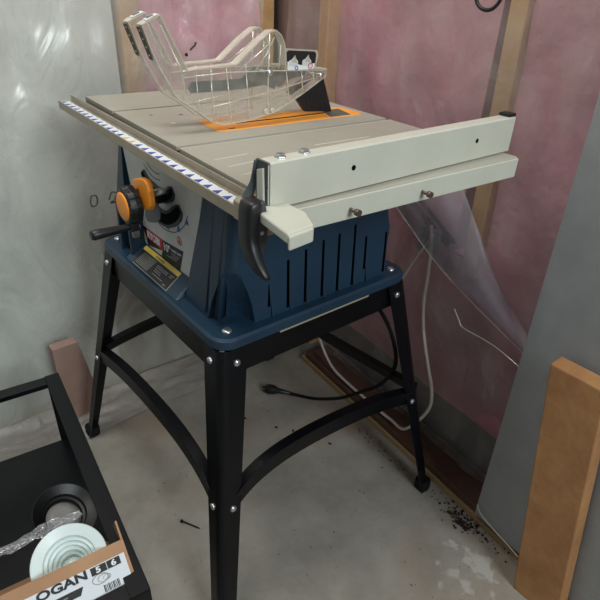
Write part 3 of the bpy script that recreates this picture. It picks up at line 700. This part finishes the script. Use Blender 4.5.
for y, out in ((.350, .018), (.402, .018)):
    sd = gside(y, out)
    # front sticker strip and end label on the arm
    d = Vector((.016, 0, -.037)).normalized()
    p0 = Vector((-.0165, y+.002, 1.028)); p1 = Vector((-.0010, y+.002, .984))
    nv = Vector((-.9, 0, -.4))
    mb = MB(TM); mb.prism([p0, p1, p1+Vector((0, .013, 0)), p0+Vector((0, .013, 0))], Vector((-.0008, 0, -.0003)), m='blackpr')
    for k in range(4):
        a = p0.lerp(p1, .08+.25*k)+Vector((-.001, .002, 0)); b = p0.lerp(p1, .14+.25*k)+Vector((-.001, .002, 0))
        mb.prism([a, b, b+Vector((0, .007, 0)), a+Vector((0, .004, 0))], Vector((-.0004, 0, 0)), m='yelpr')
    mb.build('warning_strip', None, sd)
    mb = MB(TM); q0 = Vector((-.006, y+.002, 1.0365)); q1 = Vector((.012, y+.002, 1.0440)); mb.prism([q0, q1, q1+Vector((0, .013, 0)), q0+Vector((0, .013, 0))], (0, 0, .0006), m='white')
    mb.prism([q0+Vector((.003, .005, .0025)), q0+Vector((.013, .004, .0065)), q0+Vector((.013, .007, .0065)), q0+Vector((.003, .008, .0025))], (0, 0, .0005), m='blackpr')
    mb.build('end_label', None, sd)
# cross pins and bolts
for x, z, r in ((.203, .957, .0058), (.314, .947, .0058)):
    mb = MB(TM); mb.tube([(x, .346, z), (x, .424, z)], .0022, 8); mb.build('guard_pin', 'chrome', guard)
    bolt(TM @ Vector((x, .3485, z)), (0, -1, 0), r=r, h=.004, parent=guard, hexa=False)
mb = MB(TM)
for x in (.196, .210): mb.lathe((x, .348, .895), (0, -1, 0), [(.005, 0), (.005, .002), (.003, .002)], 12)
mb.build('guard_clip', 'clearedge', guard)
# riving arm
mb = MB(TM); mb.prism([(x, .388, z) for x, z in ((.074, .926), (.070, .934), (.076, .944), (.17, .944), (.195, .962), (.23, .960), (.25, .950), (.31, .952), (.31, .942), (.25, .934), (.17, .926))], (0, .003, 0)); mb.build('riving_arm', 'greysteel', guard, bevel=.0008)
mb = MB(TM); mb.prism([(x, .372, z) for x, z in ((.168, .958), (.235, .946), (.230, .925), (.205, .935), (.180, .940))], (0, .003, 0)); mb.build('kickback_pawl', 'greysteel', guard)
mb = MB(TM); mb.prism([(x, .384, z) for x, z in ((.268, .915), (.292, .898), (.310, .877), (.375, .8725), (.348, .940), (.300, .930))], (0, .010, 0)); 
for k in range(5):
    x = .300+.011*k; mb.prism([(x, .3832, .922-.003*k), (x+.003, .3832, .923-.003*k), (x+.020, .3832, .880), (x+.017, .3832, .880)], (0, .002, 0))
mb.build('spreader', 'blackplastic', guard, bevel=.0008)
# picture sticker tab
mb = MB(TM); mb.prism([(x, .350, z) for x, z in ((.233, .994), (.304, .989), (.307, .981), (.302, .957), (.236, .957))], (0, .0018, 0)); tab = mb.build('guard_tab', 'clearedge', guard)
mb = MB(TM)
def rq(x0, x1, z0, z1, dx=0): return [(x0, .3492, z0), (x1, .3492, z0), (x1+dx, .3492, z1), (x0+dx, .3492, z1)]
mb.prism([(.239, .3494, .960), (.242, .3494, .958), (.296, .3494, .958), (.300, .3494, .962), (.302, .3494, .983), (.298, .3494, .987), (.242, .3494, .9905), (.238, .3494, .988)], (0, .0006, 0), m='blackpr')
mb.prism([(.240, .3488, .960), (.243, .3488, .9585), (.295, .3488, .9585), (.299, .3488, .962), (.299, .3488, .968), (.27, .3488, .966), (.240, .3488, .973)], (0, .0006, 0), m='white')
for cx in (.252, .281):
    mb.prism([(cx-.010, .3484, .966), (cx+.009, .3484, .964), (cx+.010, .3484, .972), (cx+.002, .3484, .981), (cx-.003, .3484, .976), (cx-.009, .3484, .974)], (0, .0005, 0), m='panel')
    mb.prism([(cx-.004, .3480, .972), (cx+.008, .3480, .970), (cx+.003, .3480, .983), (cx, .3480, .979)], (0, .0005, 0), m='clearedge')
mb.lathe((.289, .3484, .9645), (0, -1, 0), [(.005, 0), (.005, .0006), (.0038, .0006), (.0038, 0)], 14, m='red', cap=False)
mb.lathe((.259, .3484, .962), (0, -1, 0), [(.0035, 0), (.0035, .0006), (.0024, .0006), (.0024, 0)], 14, m='bluepr', cap=False)
mb.build('pictogram_sticker', None, tab)

# power cord of the saw -------------------------------------------------
pts = [(.425, .533, .020), (.438, .500, .026), (.456, .44, .044), (.458, .385, .078), (.458, .318, .130), (.458, .253, .195), (.458, .200, .252), (.457, .166, .315), (.457, .163, .365), (.457, .192, .422), (.44, .225, .475), (.40, .25, .53), (.37, .27, .586)]
mb = MB(); mb.tube(smooth_path(pts, 8), .0048, 10); cord = mb.build('power_cord', 'rubber', saw)
mb = MB(); mb.tube([(.395, .578, .017), (.402, .568, .017), (.410, .557, .018), (.418, .545, .019), (.436, .508, .024)], [.013, .016, .014, .008, .0055], 14)
mb.tube([(.389, .586, .021), (.396, .577, .019)], .0022, 6, m=None); mb.tube([(.383, .577, .015), (.392, .572, .016)], .0022, 6); mb.build('plug', 'blackplastic', cord)

# ================================================================== LEFT FOREGROUND
# black angle-iron rack with a carton
YA = math.atan2(.044, .444)
RKM = Matrix.Translation((-.214, .035, 0)) @ Matrix.Rotation(-YA, 4, 'Z')
rk = thing('metal_rack', 'low black angle iron rack holding the carton at the lower left', 'rack', (-.25, .25, 0))
def ang(a, b, m='blackmetal', name='rack_bar'):
    mb = MB(RKM); mb.box(a, b); return mb.build(name, m, rk, bevel=.001)
RT, RL, RWD = .30, .60, .36
mb = MB(RKM); mb.box((-.030, 0, RT-.002), (0, RL, RT)); mb.box((-.002, 0, RT-.032), (0, RL, RT)); mb.build('rack_bar', 'blackmetal', rk, bevel=.0008)
mb = MB(RKM); mb.box((-RWD, 0, RT-.002), (-RWD+.03, RL, RT)); mb.box((-RWD, 0, RT-.032), (-RWD+.002, RL, RT)); mb.build('rack_bar', 'blackmetal', rk, bevel=.0008)
mb = MB(RKM); mb.box((-RWD, 0, RT-.004), (0, .028, RT-.0022)); mb.box((-RWD, 0, RT-.034), (0, .002, RT-.0022)); mb.build('rack_bar', 'blackmetal', rk, bevel=.0008)
mb = MB(RKM); mb.box((-RWD, RL-.028, RT-.004), (0, RL, RT-.0022)); mb.box((-RWD, RL-.002, RT-.034), (0, RL, RT-.0022)); mb.build('rack_bar', 'blackmetal', rk, bevel=.0008)
for X, Y, dx, dy in ((0, 0, -1, 1), (0, RL, -1, -1), (-RWD, 0, 1, 1), (-RWD, RL, 1, -1)):
    mb = MB(RKM); mb.box((min(X, X+dx*.028), min(Y, Y+dy*.002), 0), (max(X, X+dx*.028), max(Y, Y+dy*.002), RT-.033)); mb.box((min(X, X+dx*.002), min(Y, Y+dy*.028), 0), (max(X, X+dx*.002), max(Y, Y+dy*.028), RT-.033)); mb.build('leg', 'blackmetal', rk, bevel=.0008)
mb = MB(RKM); mb.box((-RWD+.003, .003, .10), (-.003, RL-.003, .104)); mb.build('shelf', 'blackmetal', rk)
# carton: tilted back, open at its top
BM_ = RKM @ Matrix.Translation((-.012, .012, .284)) @ Matrix.Rotation(math.radians(-59), 4, 'X')
ct = thing('carton', 'open cardboard carton with white printed label, leaning in the black rack', 'carton', (-.30, .2, .12))
BW, BD, BH = .26, .20, .083
mb = MB(BM_)
t = .003
mb.box((-BW, 0, 0), (0, t, BH), m='card'); mb.box((-BW, BD-t, 0), (0, BD, BH+.03), m='card'); mb.box((-BW, t, 0), (-BW+t, BD-t, BH), m='card'); mb.box((-t, t, 0), (0, BD-t, BH+.03), m='card'); mb.box((-BW+t, t, 0), (-t, BD-t, t), m='cardin')
mb.build('box_body', None, ct)
lm = BM_.to_3x3()
def BP(x, z, off=.0006): return BM_ @ Vector((x, -off, z))
def bq(x0, x1, z0, z1, m, name, off=.0006, par=None, sk=0):
    mb = MB(); mb.prism([BP(x0, z0, off), BP(x1, z0, off), BP(x1+sk, z1, off), BP(x0+sk, z1, off)], lm @ Vector((0, .0004, 0))); return mb.build(name, m, par or ct)
LZ0, LZ1 = .020, .064
lab = bq(-.205, -.005, LZ0, LZ1, 'paper', 'carton_label')
ex, ez = lm @ Vector((1, 0, 0)), lm @ Vector((0, 0, 1))
text_obj('label_lettering', 'OGAN', .0165, BP(-.134, .0520, .0014), ex, ez, 'blackpr', lab, bold=.0006, sx=1.45, depth=.0003)
bq(-.057, -.034, .0510, .0625, 'blackpr', 'size_badge', .0012, lab); bq(-.033, -.013, .0510, .0625, 'blackpr', 'size_badge', .0012, lab)
text_obj('label_lettering', '5', .0115, BP(-.050, .0530, .0020), ex, ez, 'white', lab, bold=.0004, sx=1.3, depth=.0003)
text_obj('label_lettering', '6', .0115, BP(-.027, .0530, .0020), ex, ez, 'white', lab, bold=.0004, sx=1.3, depth=.0003)
bq(-.200, -.078, .034, .0445, 'blackpr', 'label_band', .0012, lab, .006)
bq(-.135, -.095, .0385, .0400, 'labelgrey', 'print_line', .0017, lab)
bq(-.135, -.100, .0280, .0292, 'labelgrey', 'print_line', .0012, lab)
bq(-.135, -.108, .0245, .0257, 'labelgrey', 'print_line', .0012, lab)
mb = MB()
for k in range(11):
    x = -.046+.0022*k; wd = .0010 if k % 3 else .0016
    mb.prism([BP(x, .0225, .0012), BP(x+wd, .0225, .0012), BP(x+wd, .0325, .0012), BP(x, .0325, .0012)], lm @ Vector((0, .0004, 0)))
mb.build('barcode', 'blackpr', lab)
for r in (.012, .009, .006):
    mb = MB(); cc = BP(-.047+1.6*(.012-r), .0435-.2*(.012-r), .0014)
    mb.loft([[cc+(lm @ Vector((math.cos(a)*r*k, 0, math.sin(a)*r*k*.6))) for a in [2*PI*i/24 for i in range(24)]] for k in (1, .9)], cap=False); mb.build('label_picture', 'labelgrey', lab)
# white recessed light trim standing in the carton
def lighttrim(c, ax, R, label, ma, mi, steps=5):
    o = thing('light_trim', label, 'light fitting', c)
    mb = MB(); prof = [(R*.62, -.035), (R*.99, -.004), (R, 0), (R*.98, .002), (R*.70, -.006)]
    r = R*.70; h = -.006
    for k in range(steps): prof += [(r-.0015, h-.007), (r-R*.10, h-.008)]; r -= R*.10; h -= .008
    mb.lathe(c, ax, prof, 48, smooth=False, cap=False); mb.build('flange', ma, o)
    mb = MB(); mb.lathe(Vector(c)+Vector(ax).normalized()*(h), ax, [(r+.001, 0), (r+.001, .0015), (r*.5, .003), (.0002, .003)], 32); mb.build('lens', mi, o)
    return o
lighttrim((-.296, .134, .322), (-.10, -.45, .88), .055, 'white ribbed round light trim standing in the open carton', 'trimw', 'trimw')
lighttrim((-.264, .278, .262), (.25, -.35, .85), .055, 'black rimmed round light fitting with grey lens behind the white trim', 'blackplastic', 'lens', 2)
mb = MB(); g = [[mb.vs([(-.40+.15*i/12, .205+.030*j/4, .318+.010*noise.noise(Vector((i*.8, j*.9, 4)))-.01*j/4)])[0] for j in range(5)] for i in range(13)]
for i in range(12):
    for j in range(4): mb.bm.faces.new((g[i][j], g[i+1][j], g[i+1][j+1], g[i][j+1])).smooth = True
tag(mb.build('plastic_bag', 'bag'), 'strip of crinkled clear plastic bag between the two light fittings', 'plastic bag')

# ================================================================== FLOOR BITS
sc = thing('drywall_screw', 'single black screw lying on the floor left of the near leg', 'screw', (-.018, .30, .003))
a = Vector((-.031, .324, .0045)); b = Vector((-.006, .281, .0025))
mb = MB(); mb.tube([a, a.lerp(b, .06), a.lerp(b, .12), a.lerp(b, .9), b], [.0042, .0038, .0019, .0017, .0003], 10); mb.build('shank', 'blackmetal', sc)
mb = MB(); rnd = random.Random(3)
def chip(x, y, s):
    z = .0008; a0 = rnd.random()*6; n = 5; P = [(x+s*(.5+rnd.random())*math.cos(a0+2*PI*k/n), y+s*(.5+rnd.random())*math.sin(a0+2*PI*k/n), z) for k in range(n)]
    mb.prism(P, (0, 0, s*.6))
for k in range(150): chip(.505+rnd.gauss(0, .014)-.0, -.075+rnd.gauss(0, .035), .0012+.0025*rnd.random()**2)
for k in range(60): chip(.50+.12*k/60*.2+rnd.gauss(0, .012), -.2+.5*k/60, .0010+.0016*rnd.random())
for k in range(90): chip(rnd.uniform(-.1, .5), rnd.uniform(-.3, .68), .0006+.0016*rnd.random()**3)
for x, y in ((.36, .40), (.33, .44), (.41, .30), (.28, .52)): chip(x, y, .004)
tag(mb.build('floor_debris', 'debris'), 'dark crumbs and leaf bits scattered on the concrete along the bottom plate', 'debris', kind='stuff')
